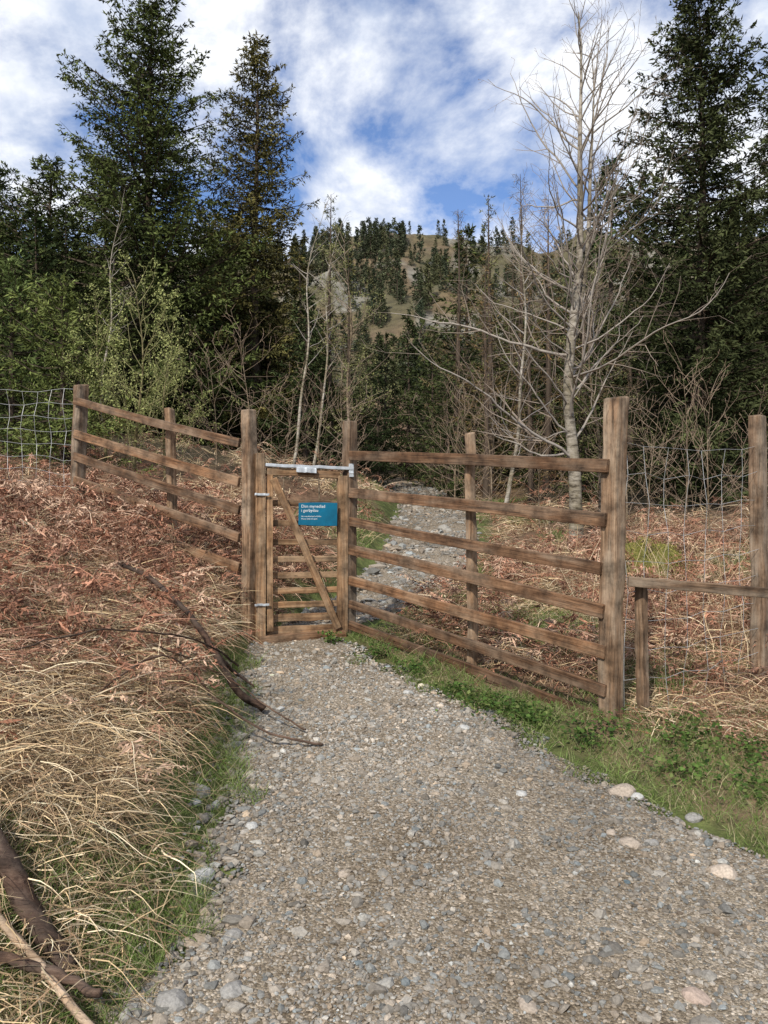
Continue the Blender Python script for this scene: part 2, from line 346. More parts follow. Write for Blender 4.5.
post(fr,'middle_post',.60,5.385,2.215,.06,lean=(-.02,0))
post(fr,'corner_post',1.345,4.46,2.325,.108,lean=(.035,.0))
zl=[2.12,1.83,1.585,1.34,1.10,.90,.73];zr=[1.925,1.61,1.337,1.088,.853,.635,.45]
for k,(a,b) in enumerate(zip(zl,zr)):
    p0=A+nr*.045+dr*.06;p1=B+nr*.071+dr*random.uniform(-.03,.03)
    j=random.uniform(-.012,.012)
    plank(fr,'rail_%d'%k,(p0.x,p0.y,a+j),(p1.x,p1.y,b+random.uniform(-.008,.008)),.032,random.uniform(.066,.083),M_wood)
A2=Vector((-1.09,6.2,0));B2=Vector((-2.95,7.5,0));dl=(B2-A2).normalized();nl=Vector((-dl.y,dl.x,0))
if nl.y>0: nl=-nl
fl=empty('timber_fence',(A2.x,A2.y,.65))
post(fl,'gate_side_post',A2.x,A2.y,2.485,.095,side=tuple(dl))
post(fl,'middle_post',-1.9,6.83,2.58,.07,side=tuple(dl),lean=(-.03,0))
post(fl,'end_post',B2.x,B2.y,2.9,.108,side=tuple(dl),lean=(.05,0))
za=[2.215,1.90,1.676,1.455,1.21,.98];zb=[2.74,2.42,2.19,1.965,1.72,1.49]
for k,(a,b) in enumerate(zip(za,zb)):
    p0=A2+nl*.045+dl*.06;p1=B2+nl*.073
    plank(fl,'rail_%d'%k,(p0.x,p0.y,a),(p1.x,p1.y,b+random.uniform(-.01,.01)),.032,random.uniform(.07,.085),M_wood)
# gate
G0=Vector((-.995,6.17,0));G1=Vector((-.345,6.39,0));dg=(G1-G0).normalized();ng=Vector((dg.y,-dg.x,0))
if ng.y>0: ng=-ng
zb0=.68;gt=empty('wooden_gate',(G0.x,G0.y,zb0));Wg=(G1-G0).length
def gp(u,z,n=0): 
    p=G0+dg*u*Wg+ng*n;return (p.x,p.y,z)
plank(gt,'hanging_post',gp(-.0,.5,0),gp(0,2.13,0),.07,.075,M_gate,side=tuple(dg),bev=.006)
plank(gt,'closing_stile',gp(1,.66,0),gp(1,1.96,0),.055,.085,M_gate,side=tuple(dg))
plank(gt,'inner_stile',gp(.115,.70,0),gp(.115,1.97,0),.05,.05,M_gate,side=tuple(dg))
plank(gt,'top_rail',gp(.08,1.99,0),gp(.96,1.965,0),.05,.06,M_gate)
for k,z in enumerate([.70,.80,.905,1.02,1.145,1.275,1.415,1.57,1.735]):
    plank(gt,'slat_%d'%k,gp(.09,z,-.04),gp(.97,z-.005,-.04),.02,.05 if k>1 else .062,M_gate)
plank(gt,'diagonal_brace',gp(.15,1.93,.037),gp(.93,.70,.037),.022,.06,M_gate)
plank(gt,'latch_bar',gp(.06,2.035,.012),gp(1.13,2.02,.012),.055,.026,M_metal,bev=.004)
plank(gt,'latch_box',gp(.42,2.0,.045),gp(.66,1.995,.045),.02,.04,M_metal,bev=.003)
plank(gt,'keeper',gp(1.1,2.06,.02),gp(1.1,1.95,.02),.03,.04,M_metal,side=tuple(dg),bev=.003)
for k,z in enumerate((.92,1.8)):
    plank(gt,'hinge_%d'%k,gp(-.07,z,.045),gp(.10,z,.045),.008,.018,M_metal,bev=.002)
plank(gt,'threshold',gp(-.02,.64,.02),gp(1.02,.65,.02),.12,.06,M_wood)
sg=empty('information_sign',gp(.66,1.64,.05))
plank(sg,'panel',gp(.44,1.645,.062),gp(.91,1.64,.062),.008,.185,M_sign,rough=0,seg=2,bev=.002)
def text(par,body,u,z,size):
    cu=bpy.data.curves.new('lettering','FONT');cu.body=body;cu.size=size;cu.extrude=.0004;cu.materials.append(M_white)
    o=bpy.data.objects.new('lettering',cu);scene.collection.objects.link(o)
    p=Vector(gp(u,z,.0675));yd=Vector((0,0,1));zd=ng
    xd=yd.cross(zd)
    o.parent=par;o.matrix_local=Matrix.Translation(-par.location)@Matrix(((xd.x,yd.x,zd.x,p.x),(xd.y,yd.y,zd.y,p.y),(xd.z,yd.z,zd.z,p.z),(0,0,0,1)))
text(sg,'Dim mynediad',.47,1.695,.034);text(sg,'i gerbydau',.47,1.662,.034);text(sg,'No unauthorised vehicles',.47,1.62,.016);text(sg,'Please close the gate',.47,1.6,.016)
lr=empty('low_timber_rail',(1.5,4.5,.5))
plank(lr,'rail',(1.40,4.42,1.265),(2.35,4.3,1.19),.045,.055,M_post)
post(lr,'post',1.50,4.5,1.235,.06,lean=(-.02,0))
post(lr,'post_far',2.3,4.37,1.2,.07)
def wirefence(name,pts,step=.16,r=.0013):
    P0=[];P1=[]
    for (a,b) in zip(pts[:-1],pts[1:]):
        a=np.array(a);b=np.array(b);L=np.linalg.norm(b[:2]-a[:2]);n=max(2,int(L/step))
        hz=np.linspace(0,1,10)
        def pt(f,h,k=0):
            x=a[0]+(b[0]-a[0])*f;y=a[1]+(b[1]-a[1])*f;t=a[2]+(b[2]-a[2])*f;bo=gz(x,y)+.05
            z=bo+(t-bo)*h;ph=f*7+h*5+a[0]
            return np.array([x+.014*math.sin(ph*2.3),y+.02*math.sin(ph*1.7+h*9),z+.014*math.sin(ph*3)-.03*math.sin(math.pi*f)])
        for h in hz:
            for i in range(n): P0.append(pt(i/n,h));P1.append(pt((i+1)/n,h))
        for i in range(n+1):
            for h0,h1 in zip(hz[:-1],hz[1:]): P0.append(pt(i/n,h0));P1.append(pt(i/n,h1))
    P0=np.array(P0);P1=np.array(P1);n=len(P0)
    V,F,C=prisms(P0,P1,np.full(n,r),np.full(n,r),np.full((n,3),.5),3)
    return make_mesh(name,V,F,C,[M_wire])
wf=empty('wire_fence',(2.4,5.0,.6))
me=wirefence('netting',[(1.40,4.47,2.06),(2.43,5.0,2.08),(4.2,5.7,2.25),(6.5,6.6,2.5)],r=.0015)
add_obj('netting',me,(-2.4,-5.0,-.6),parent=wf)
post(wf,'post',2.435,5.02,2.29,.09,lean=(-.02,0));post(wf,'post_b',4.2,5.72,2.4,.1)
wf2=empty('wire_fence',(-5,8,1))
me=wirefence('netting',[(-2.98,7.52,2.86),(-5.2,8.1,2.98),(-8,8.8,3.1)],r=.0017)
add_obj('netting',me,(5,-8,-1),parent=wf2);post(wf2,'post',-5.2,8.12,3.05,.1);post(wf2,'post_b',-8,8.82,3.2,.1)

# ------------------------------------------------------------ fallen sticks
def stick(name,pts,r0,r1,mat,k=8,lift=None):
    P=smoothpath(pts,22)+rng.normal(0,.003,(22,3))
    V,F=tube(P,np.linspace(r0,r1,22),k,.07);add_obj(name,make_mesh(name,V,F,None,[mat],smooth=True))
def sp(x,y,h=.03): return (x,y,gz(x,y)+h)
stick('fallen_log',[(-1.75,2.78,.86),(-1.27,2.49,.60),(-1.10,2.38,.43),(-.93,2.28,gz(-.93,2.28)+.02)],.042,.030,M_stick,9)
stick('fallen_branch',[(-1.5,2.5,.60),(-1.15,2.3,.445),(-.93,2.17,.33),(-.75,2.06,.25)],.014,.011,M_pale)
stick('fallen_branch',[(-1.45,2.36,.46),(-1.1,2.2,.395),(-.95,2.2,.345),(-.80,2.17,.30)],.018,.012,M_stick)
stick('fallen_branch',[sp(-1.7,4.95,.36),sp(-1.42,4.75,.42),sp(-1.15,4.6,.36),sp(-1.0,4.5,.30),sp(-.85,4.5,.15),sp(-.7,4.5,.05)],.012,.024,M_stick)
stick('fallen_branch',[sp(-1.0,4.5,.32),sp(-.93,4.7,.22),sp(-.8,4.75,.1)],.016,.006,M_stick)
stick('fallen_branch',[sp(-1.35,3.5,.12),sp(-1.1,3.85,.33),sp(-.85,4.0,.24),sp(-.6,4.0,.1),sp(-.32,4.05,.02)],.005,.007,M_stick,6)
stick('fallen_branch',[sp(-1.2,3.95,.3),sp(-.9,4.3,.28),sp(-.6,4.25,.12),sp(-.42,4.2,.03)],.004,.005,M_stick,6)
stick('fallen_branch',[sp(-1.6,3.3,.36),sp(-1.3,3.6,.42),sp(-1.0,4.1,.42),sp(-.85,4.5,.3)],.004,.006,M_stick,6)

# ------------------------------------------------------------ dry grass / bracken
STR=np.array([[.52,.40,.24],[.44,.32,.18],[.60,.49,.33],[.36,.25,.15],[.25,.165,.10]])
BRK=np.array([[.30,.15,.095],[.37,.21,.14],[.23,.11,.068],[.46,.31,.215],[.15,.076,.052]])
def pick(pal,n,v=.18): return np.clip(pal[rng.integers(0,len(pal),n)]*(1+rng.normal(0,v,(n,1))),.02,.75)
def scatter(n,x0,x1,y0,y1,cond,yp=1.):
    X=[];Y=[];t=0
    while t<n:
        x=rng.uniform(x0,x1,n);y=y0+(y1-y0)*rng.random(n)**yp;k=cond(x,y);X.append(x[k]);Y.append(y[k]);t+=k.sum()
        if k.sum()==0: break
    return np.concatenate(X)[:n],np.concatenate(Y)[:n]
def infrustum(x,y,m=.6): return np.abs(x)<.52*np.maximum(y,0)+m
def drygrass(bag,n,reg,cond,Lr=(.25,.6),Wm=.0035,pal=STR,lying=.5,hmax=.22,ncl=500,cs=.07):
    cx,cy=scatter(ncl,*reg,cond,1.2)
    i=rng.integers(0,len(cx),n);x=cx[i]+rng.normal(0,cs,n);y=cy[i]+rng.normal(0,cs,n)
    k=cond(x,y);x=x[k];y=y[k];i=i[k];n=len(x)
    caz=rng.uniform(0,6.28,len(cx));ctone=rng.normal(1,.28,len(cx))
    ly=rng.random(n)<lying
    L=rng.uniform(*Lr,n);az=np.where(ly,rng.uniform(0,6.28,n),caz[i]+rng.normal(0,1.0,n))
    az=np.where(rng.random(n)<.22,rng.normal(-.9,.9,n)if reg[1]<0 else rng.normal(-2.1,.8,n),az)
    a=np.where(ly,rng.uniform(.6,1,n),rng.uniform(.15,.45,n));b=np.where(ly,0,rng.uniform(.2,.6,n))
    c=np.where(ly,rng.uniform(-.2,.45,n),rng.uniform(.7,1.15,n));g=np.where(ly,rng.uniform(.1,.6,n),rng.uniform(.35,1.25,n))
    hm=hmax*(1+1.2*vn(x*1.8,y*1.8,44))
    B=np.stack([x,y,H(x,y)+np.where(ly,rng.uniform(0,1,n)**1.4*hm,0)],1)
    col=pick(pal,n)*np.clip(ctone[i],.4,1.5)[:,None]
    bag.add(*ribbons(B,az,L,Wm*rng.uniform(.6,1.6,n)*(1+.07*y),a,b,c,g,4,col))
def fronds(bag,n,reg,cond,pal=BRK,Lr=(.35,.75),yp=1.,hm=.25):
    x,y=scatter(n,*reg,cond,yp);n=len(x)
    L=rng.uniform(*Lr,n);az=rng.uniform(0,6.28,n);B=np.stack([x,y,H(x,y)+rng.uniform(0,hm,n)],1)
    c=rng.uniform(.1,1.0,n);g=rng.uniform(.3,1.1,n);a=rng.uniform(.3,.8,n);b=rng.uniform(0,.4,n)
    col=pick(pal,n)
    bag.add(*ribbons(B,az,L,np.full(n,.005)*(1+.05*y),a,b,c,g,4,np.clip(col*1.35,0,.6)))
    m=14;t=np.linspace(.2,.98,m)[None]
    h=np.stack([np.cos(az),np.sin(az),0*az],1);p=np.stack([-np.sin(az),np.cos(az),0*az],1)
    P=B[:,None]+h[:,None]*((a[:,None]*t+b[:,None]*t*t)*L[:,None])[...,None]
    P[...,2]+=(c[:,None]*t-g[:,None]*t*t)*L[:,None];P[...,2]=np.maximum(P[...,2],H(P[...,0],P[...,1])+.01)
    for sgn in(-1,1):
        D=p[:,None]*sgn+h[:,None]*.4+rng.normal(0,.5,P.shape);D[...,2]-=rng.uniform(0,1.2,P.shape[:2])
        ll=(.03+.09*(1-t))*np.minimum(1,L[:,None]*2)*rng.uniform(.4,1.2,P.shape[:2])
        cc=np.repeat(col,m,axis=0)*rng.uniform(.65,1.35,(n*m,1))
        PP=P.reshape(-1,3);DD=norm(D.reshape(-1,3));lf=ll.reshape(-1)
        bag.add(*leafq(PP,DD,lf,lf*.12+.0045,cc))
        D2=norm(DD+rng.normal(0,1.1,DD.shape));bag.add(*leafq(PP+DD*(lf*.45)[:,None],D2,lf*.5,lf*.12+.004,cc*1.15))
cl=lambda x,y:(x<PL(y)-np.interp(y,[3,5,6],[.20,.2,.1])+.3*vn(x*3,y*3,41))&infrustum(x,y)&~((y>4.2)&(y<6.4)&(x>-1.2))&(y>2.78+.25*vn(x*4,y*4,42))
cl_near=lambda x,y:cl(x,y)&(vn(x*.8,y*.8,50)+.5>sstep(3.5,6.2,y)*.85)
cl_far=lambda x,y:cl(x,y)&(y+vn(x,y,51)*2.5>4.0)
b1=Bag();drygrass(b1,36000,(-4.8,-.5,2.2,6.6),cl_near,(.16,.42),Wm=.0032,ncl=700,lying=.68,hmax=.17,cs=.08)
drygrass(b1,6500,(-4.8,-.5,4.2,9),cl,(.2,.45),ncl=260,hmax=.25)
drygrass(b1,19000,(-4.8,-.5,3.4,8.5),cl_far,(.15,.42),pal=BRK,lying=.6,hmax=.28,ncl=460,cs=.09)
add_obj('dry_grass',b1.mesh('dry_grass',[M_straw]))
b2=Bag();fronds(b2,1150,(-5.5,-.6,3.8,8.8),cl_far,hm=.32,Lr=(.3,.6));fronds(b2,110,(-3,-.6,3,4.5),cl,hm=.2,Lr=(.25,.45))
add_obj('dead_bracken',b2.mesh('dead_bracken',[M_straw]))
def fy(x): return 6.45+(x-A.x)*(B.y-A.y)/(B.x-A.x)
offp=lambda x,y:((x>PR(y)+.15)|(x<PL(y)-.15))
cr=lambda x,y:(y>np.where(x<1.35,fy(x)+.2,4.75))&offp(x,y)&infrustum(x,y)&(x>PR(y)+.15)
b3=Bag();drygrass(b3,14000,(.2,6.5,4.5,10),cr,(.2,.45),ncl=330,lying=.5)
crb=lambda x,y:cr(x,y)&(vn(x*1.3,y*1.3,55)>-.2)
drygrass(b3,14000,(.2,5.5,4.5,10),crb,(.25,.55),pal=BRK,ncl=360,hmax=.28,cs=.1)
fl_=lambda x,y:(x>1.45)&(y<4.8)&(y>4.25-.1*(x-1.3)+.5*vn(x*3,y*3,5))&infrustum(x,y)
drygrass(b3,2200,(1.4,4,2.6,4.8),fl_,(.12,.34),ncl=130,lying=.7,hmax=.08,cs=.09)
drygrass(b3,1300,(1.4,4,2.6,4.8),fl_,(.12,.34),ncl=130,lying=.6,hmax=.1,cs=.09,pal=BRK)
cf=lambda x,y:offp(x,y)&infrustum(x,y,1)&(y>6.9)&(vn(x*1.2,y*1.2,61)>-.15)
drygrass(b3,9000,(-6,8,7,16),cf,(.22,.5),Wm=.004,ncl=450)
add_obj('dry_grass',b3.mesh('dry_grass',[M_straw]))
b4=Bag();fronds(b4,750,(.2,6,4.7,9.5),crb,hm=.28,Lr=(.3,.6));fronds(b4,550,(-6,9,7,17),cf,hm=.25,Lr=(.4,.8))
add_obj('dead_bracken',b4.mesh('dead_bracken',[M_straw]))
b5=Bag();x,y=scatter(420,1.5,5,4.9,8,cr);n=len(x)
bb=np.stack([x,y,H(x,y)],1);b5.add(*ribbons(bb,rng.uniform(0,6.28,n),rng.uniform(.4,.95,n),np.full(n,.006),rng.uniform(.0,.35,n),rng.uniform(0,.3,n),np.full(n,1.),rng.uniform(0,.25,n),5,pick(STR,n)))
x,y=scatter(230,-4,-1,3.6,8,cl);n=len(x);bb=np.stack([x,y,H(x,y)],1)
b5.add(*ribbons(bb,rng.uniform(0,6.28,n),rng.uniform(.3,.6,n),np.full(n,.005),rng.uniform(.0,.5,n),rng.uniform(0,.3,n),np.full(n,1.),rng.uniform(0,.4,n),5,pick(STR,n)))
add_obj('dead_stalks',b5.mesh('dead_stalks',[M_straw]))
# ------------------------------------------------------------ green grass
GR=np.array([[.14,.20,.05],[.18,.245,.075],[.10,.15,.035],[.24,.28,.11],[.36,.31,.18]])
def green_g(bag,n,reg,cond,Lr=(.04,.11),W=.003,yp=1.):
    x,y=scatter(n,*reg,cond,yp);n=len(x);L=rng.uniform(*Lr,n)*(1+.9*np.clip(vn(x*3,y*3,79),-.5,.5))
    bb=np.stack([x,y,H(x,y)],1)
    bag.add(*ribbons(bb,rng.uniform(0,6.28,n),L,W*rng.uniform(.7,1.5,n)*(1+.05*y),rng.uniform(0,.5,n),rng.uniform(0,.5,n),rng.uniform(.7,1.,n),rng.uniform(0,.5,n),3,pick(GR,n)))
b6=Bag()
vr=lambda x,y:(x>PR(y)-.06+.3*vn(x*4,y*4,71)+.2*vn(x*12,y*12,70))&(y<np.where(x<1.35,fy(x)+.15,4.7-.15*(x-1.35)))&(vn(x*2.6,y*2.6,72)+.35*vn(x*9,y*9,73)>-.24)
green_g(b6,27000,(-.4,3.6,2.2,6.6),vr)
vl=lambda x,y:(x<PL(y)+.06+.2*vn(x*4,y*4,74)+.12*vn(x*12,y*12,70))&(x>PL(y)-.5)&(vn(x*1.6,y*1.3,75)+.3*vn(x*8,y*8,73)>-.2)
green_g(b6,13000,(-1.8,-.4,1.8,5.6),vl,(.04,.13))
vb=lambda x,y:(x<PL(y)+.04+.16*vn(x*4,y*4,74))&(x>PL(y)-.95)&(y<2.9)&(vn(x*5,y*5,77)>-.25)
green_g(b6,9000,(-1.7,-.4,1.8,2.9),vb,(.03,.10))
vf=lambda x,y:offp(x,y)&((x>PL(y)-1.1)&(x<PR(y)+1.3))&(vn(x*1.1,y*1.1,76)>-.12)&(y>fy(x)+.1)
green_g(b6,15000,(-3,5,6.0,16),vf,(.05,.15),.005)
vq=lambda x,y:cr(x,y)&(vn(x*1.3,y*1.3,55)<-.05)
green_g(b6,14000,(.3,6,4.6,9),vq,(.08,.22),.0045)
add_obj('grass',b6.mesh('grass',[M_leaf]))
bs_=Bag();lb=lambda x,y:(x<PL(y)-.05)&(y<3.0)&infrustum(x,y)
drygrass(bs_,3200,(-1.9,-.5,1.9,3.0),lb,(.12,.34),ncl=110,lying=.85,hmax=.05,cs=.1)
add_obj('dry_grass',bs_.mesh('dry_grass',[M_straw]))
b7=Bag()
for (cx,cy,rad,n) in [(.62,4.62,.16,450),(.83,4.40,.15,420),(.2,5.3,.14,300),(1.08,4.12,.12,240),(1.45,3.75,.16,260),(-.05,5.7,.13,220),(1.75,3.6,.18,260),(.45,4.85,.12,200),(-.42,6.12,.08,150),(1.25,4.25,.1,120),(1.6,4.1,.16,260),(1.9,4.0,.16,260),(2.05,3.6,.2,300),(1.75,4.35,.15,200)]:
    x=cx+rng.normal(0,rad*.55,n);y=cy+rng.normal(0,rad*.55,n);h=rng.random(n)*.08
    D=rng.normal(0,1,(n,3));D[:,2]=np.abs(D[:,2])*.3
    Lf=rng.uniform(.015,.036,n)
    Nn=np.tile([0,0,1.],(n,1))+rng.normal(0,.6,(n,3))
    b7.add(*leafq(np.stack([x,y,H(x,y)+.01+h],1),D,Lf,Lf*.7,pick(np.array([[.07,.12,.03],[.10,.16,.04],[.05,.09,.025],[.15,.18,.06]]),n),N=Nn,mid=.45))
add_obj('bramble_weeds',b7.mesh('bramble_weeds',[M_leaf]))
th=np.linspace(0,math.pi/2,20);ps=np.linspace(0,2*math.pi,40,endpoint=False)
mx,my=2.72,8.0
T_,P_=np.meshgrid(th,ps,indexing='ij');rr=1+.35*vn(np.cos(P_)*2+T_*2,np.sin(P_)*2+3,81)+.12*vn(np.cos(P_)*6+T_*5,np.sin(P_)*6+3,82)
V=np.stack([mx+.44*np.sin(T_)*np.cos(P_)*rr,my+.35*np.sin(T_)*np.sin(P_)*rr,gz(mx,my)-.07+.46*np.cos(T_)*rr],-1).reshape(-1,3)
F=np.array([(i*40+j,i*40+(j+1)%40,(i+1)*40+(j+1)%40,(i+1)*40+j) for i in range(19) for j in range(40)])
bm_=Bag();bm_.add(V,F,np.array([.13,.125,.035]));mk=V[rng.integers(0,len(V),3200)]+rng.normal(0,.025,(3200,3))
bm_.add(*leafq(mk,rng.normal(size=(3200,3))+[0,0,.6],rng.uniform(.02,.06,3200),np.full(3200,.01),pick(np.array([[.24,.22,.05],[.15,.15,.04],[.29,.25,.08],[.12,.10,.04]]),3200)))
add_obj('mossy_mound',bm_.mesh('mossy_mound',[M_straw]))

# ------------------------------------------------------------ conifers
def spruce(name,h,Rm,seed,dens=1.,pal=(.042,.054,.026),tip=(.10,.115,.048),el=.10,ew=.028,top_up=.6,skip=.12,nel=5,start=.05,pw=.72,bd=7.):
    r=np.random.default_rng(seed);bag=Bag()
    n=14;zz=np.linspace(0,h,n);P=np.stack([.04*np.sin(zz*.7+seed)*h*.1,.04*np.cos(zz*.5)*h*.1,zz],1)
    V,F=tube(P,np.linspace(.012*h+.02,.006,n),7,.05,r);bag.add(V,F,np.array([.08,.06,.045]))
    nb=int(h/.2*bd*dens**.5);t=start+(.985-start)*(np.arange(nb)+r.random(nb))/nb
    az=r.uniform(0,6.28,nb);L=Rm*(1-t)**pw*np.minimum(1,.6+t*3)*r.uniform(.55,1.2,nb)*(1+.22*np.sin(az*2+seed+t*7))+.10
    k=r.random(nb)>skip;t=t[k];az=az[k];L=L[k];nb=len(t)
    e0=-.3+(top_up+.25)*t**1.3+r.normal(0,.12,nb)
    hx=np.stack([np.cos(az),np.sin(az),0*az],1)
    bx=np.stack([np.interp(t*h,zz,P[:,0]),np.interp(t*h,zz,P[:,1]),t*h],1)
    def pos(i,s):
        o=bx[i]+hx[i]*(L[i]*s*np.cos(e0[i]))[:,None]
        o[:,2]+=L[i]*(np.sin(e0[i])*s-.32*s*(1-s)*(1-t[i])+.16*s*s);return o
    bc=np.tile([.08,.062,.045],(nb,1))
    for s0,s1 in((0,.4),(.4,1)):
        i=np.arange(nb);bag.add(*prisms(pos(i,np.full(nb,s0)),pos(i,np.full(nb,s1)),.014*L*(1-s0)+.003,.014*L*(1-s1)+.002,bc))
    m=np.maximum(4,(L/.05*dens).astype(int));I=np.repeat(np.arange(nb),m);nt_=len(I)
    s=.08+.92*r.random(nt_)**.9;T0=pos(I,s);T1=pos(I,np.minimum(s+.04,1.04));tg=norm(T1-T0)
    side=np.where(r.random(nt_)<.5,-1,1)[:,None]*np.cross(tg,[0,0,1.])
    td=norm(tg*.55+side*.8+r.normal(0,.3,(nt_,3))+np.array([0,0,-.35]))
    lt=(.06+.36*(1-s))*np.minimum(L[I],1.3)*r.uniform(.4,1.2,nt_)+.03
    bt=r.uniform(.5,1.4,nb)
    J=np.repeat(np.arange(nt_),nel);q=np.tile(np.arange(nel)/nel,nt_)+r.random(len(J))*.2
    E=T0[J]+td[J]*(lt[J]*q)[:,None];ed=norm(td[J]+r.normal(0,.55,(len(J),3)))
    mixv=np.clip((s[J]-.45)*1.2+q*.45+r.normal(0,.15,len(J)),0,1)[:,None]
    col=(np.array(pal)*(1-mixv)+np.array(tip)*mixv)*(bt[I[J]]*r.uniform(.7,1.35,len(J)))[:,None]
    bag.add(*leafq(E,ed,el*r.uniform(.6,1.3,len(J)),np.full(len(J),ew)*r.uniform(.6,1.3,len(J)),col,r=r,mid=.35),1)
    return bag.mesh(name,[M_bark,M_need])
def place(name,me,px,d,sc=1,rz=0,parent=None):
    x=(px-384)/770*d;return add_obj(name,me,(x,d,gz(x,d)-.1),rz,sc,parent)
def hh(px,py,d): x=(px-384)/770*d;return 1.66+(512-py)/770*d-gz(x,d)
S1=spruce('spruce_a',hh(150,-8,17),3.1,1,1.0,pw=.64,skip=.02,bd=10.5,ew=.034);place('spruce_tree',S1,150,17)
S2=spruce('spruce_b',hh(256,30,18),2.05,2,1.05,pal=(.048,.051,.029),tip=(.108,.104,.053),skip=.04,bd=9.5,ew=.031);place('spruce_tree',S2,256,18)
S3=spruce('spruce_c',hh(55,150,18),2.7,3,.85,skip=.03,bd=9,ew=.036,el=.11);place('spruce_tree',S3,50,18.5)
S4=spruce('spruce_d',hh(692,-25,13.5),1.95,4,1.2,pal=(.023,.032,.021),tip=(.046,.058,.036),skip=.0,pw=.55,bd=9.5,ew=.031);place('spruce_tree',S4,700,13.5)
place('spruce_tree',S4,800,15,.95,2.);place('spruce_tree',S3,-5,19.5,1.05,2.);place('spruce_tree',S3,205,20,.86,4.);place('spruce_tree',S3,105,20,1.1,2.5)
YG=spruce('young_spruce',2.7,1.35,8,1.3,pal=(.08,.10,.04),tip=(.15,.175,.075),el=.09,ew=.022,top_up=.9);place('young_spruce_tree',YG,62,11.,1.,0);place('young_spruce_tree',YG,12,11.8,1.1,2)
LA=spruce('larch_green',8,1.25,21,.6,pal=(.15,.14,.065),tip=(.24,.225,.11),el=.08,ew=.02,skip=.25,top_up=.8,nel=4,bd=5)
LBr=spruce('larch_bare',9,1.6,22,.5,pal=(.16,.11,.07),tip=(.23,.165,.105),el=.14,ew=.012,skip=.2,top_up=.9,nel=3,bd=5)
place('larch_tree',LA,330,17.5,hh(330,190,17.5)/8);place('larch_tree',LA,348,19,hh(348,245,19)/8,2);place('larch_tree',LA,490,17,hh(490,190,17)/8,4);place('larch_tree',LA,300,18,hh(300,240,18)/8,3)
for px,py,d,rz in((458,205,18,0),(520,170,19,1),(548,190,17,2),(486,250,16,3),(630,215,17,4),(585,250,15.5,5),(530,260,15,4.4)): place('larch_tree',LBr,px,d,hh(px,py,d)/9,rz)
SM=[spruce('spruce_m%d'%i,8,1.9,30+i,.48,pal=(.034,.045,.025),tip=(.075,.09,.043),el=.2,ew=.06,nel=4,bd=5.5) for i in range(3)]
SF=[spruce('spruce_f%d'%i,8,1.6,40+i,.2,el=.5,ew=.17,nel=3,pal=(.06,.07,.052),tip=(.095,.105,.074),bd=5) for i in range(2)]  # hillside spruces: distance haze painted into the needles as a paler, bluer palette
for px,py,d,rz in((408,312,21,0),(432,325,19,1),(385,330,24,2),(466,225,24,1),(612,150,22,3),(300,250,21,2),(235,210,22,1),(378,370,18,4),(215,260,17.5,3),(448,350,16.5,5),(640,170,18,2)):
    place('spruce_tree',SM[rz%3],px,d,hh(px,py,d)/8,rz)
fr_=empty('background_forest')
px_s=[-100,0,200,280,320,445,480,560,640,768,900];sk=[.40,.40,.33,.27,.20,.20,.29,.34,.38,.44,.44]
for k in range(84):
    d=random.uniform(19.5,32);px=random.uniform(-60,830);S=np.interp(px,px_s,sk)*random.uniform(.7,1.0)
    x=(px-384)/770*d
    if abs(x-(PL(d)+PR(d))/2)<1.2 and d<21: continue
    hgt=max(1.66+S*d-gz(x,d),2.2)
    bare=random.random()<(.35 if 440<px<660 else .1)
    o=add_obj('tree',LBr if bare else random.choice(SM),(x,d,gz(x,d)-.1),random.uniform(0,6.28),(max(hgt/8,.6),)*2+(hgt/8,),fr_)
for k in range(30):
    d=random.uniform(14.5,22);px=random.choice([random.uniform(-20,365),random.uniform(445,800)]);x=(px-384)/770*d;hgt=random.uniform(2.2,4.6)
    if PL(d)-1<x<PR(d)+1: continue
    add_obj('tree',random.choice(SM),(x,d,gz(x,d)-.1),random.uniform(0,6.28),(hgt/6.5,hgt/6.5,hgt/8),fr_)
hf=empty('hillside_forest')
for k in range(620):
    d=34+(180-34)*random.random()**.75;x=random.uniform(-.24,.24)*d if k%5 else random.uniform(-.6,.6)*d
    if d>70 and vn(x/12,d/12,90)<.0 and random.random()<.8: continue
    s=random.uniform(.35,.62) if d<75 else random.uniform(.35,.85);add_obj('tree',random.choice(SF),(x,d,gz(x,d)-.3),random.uniform(0,6.28),(s*random.uniform(.8,1.3),s,s),hf)

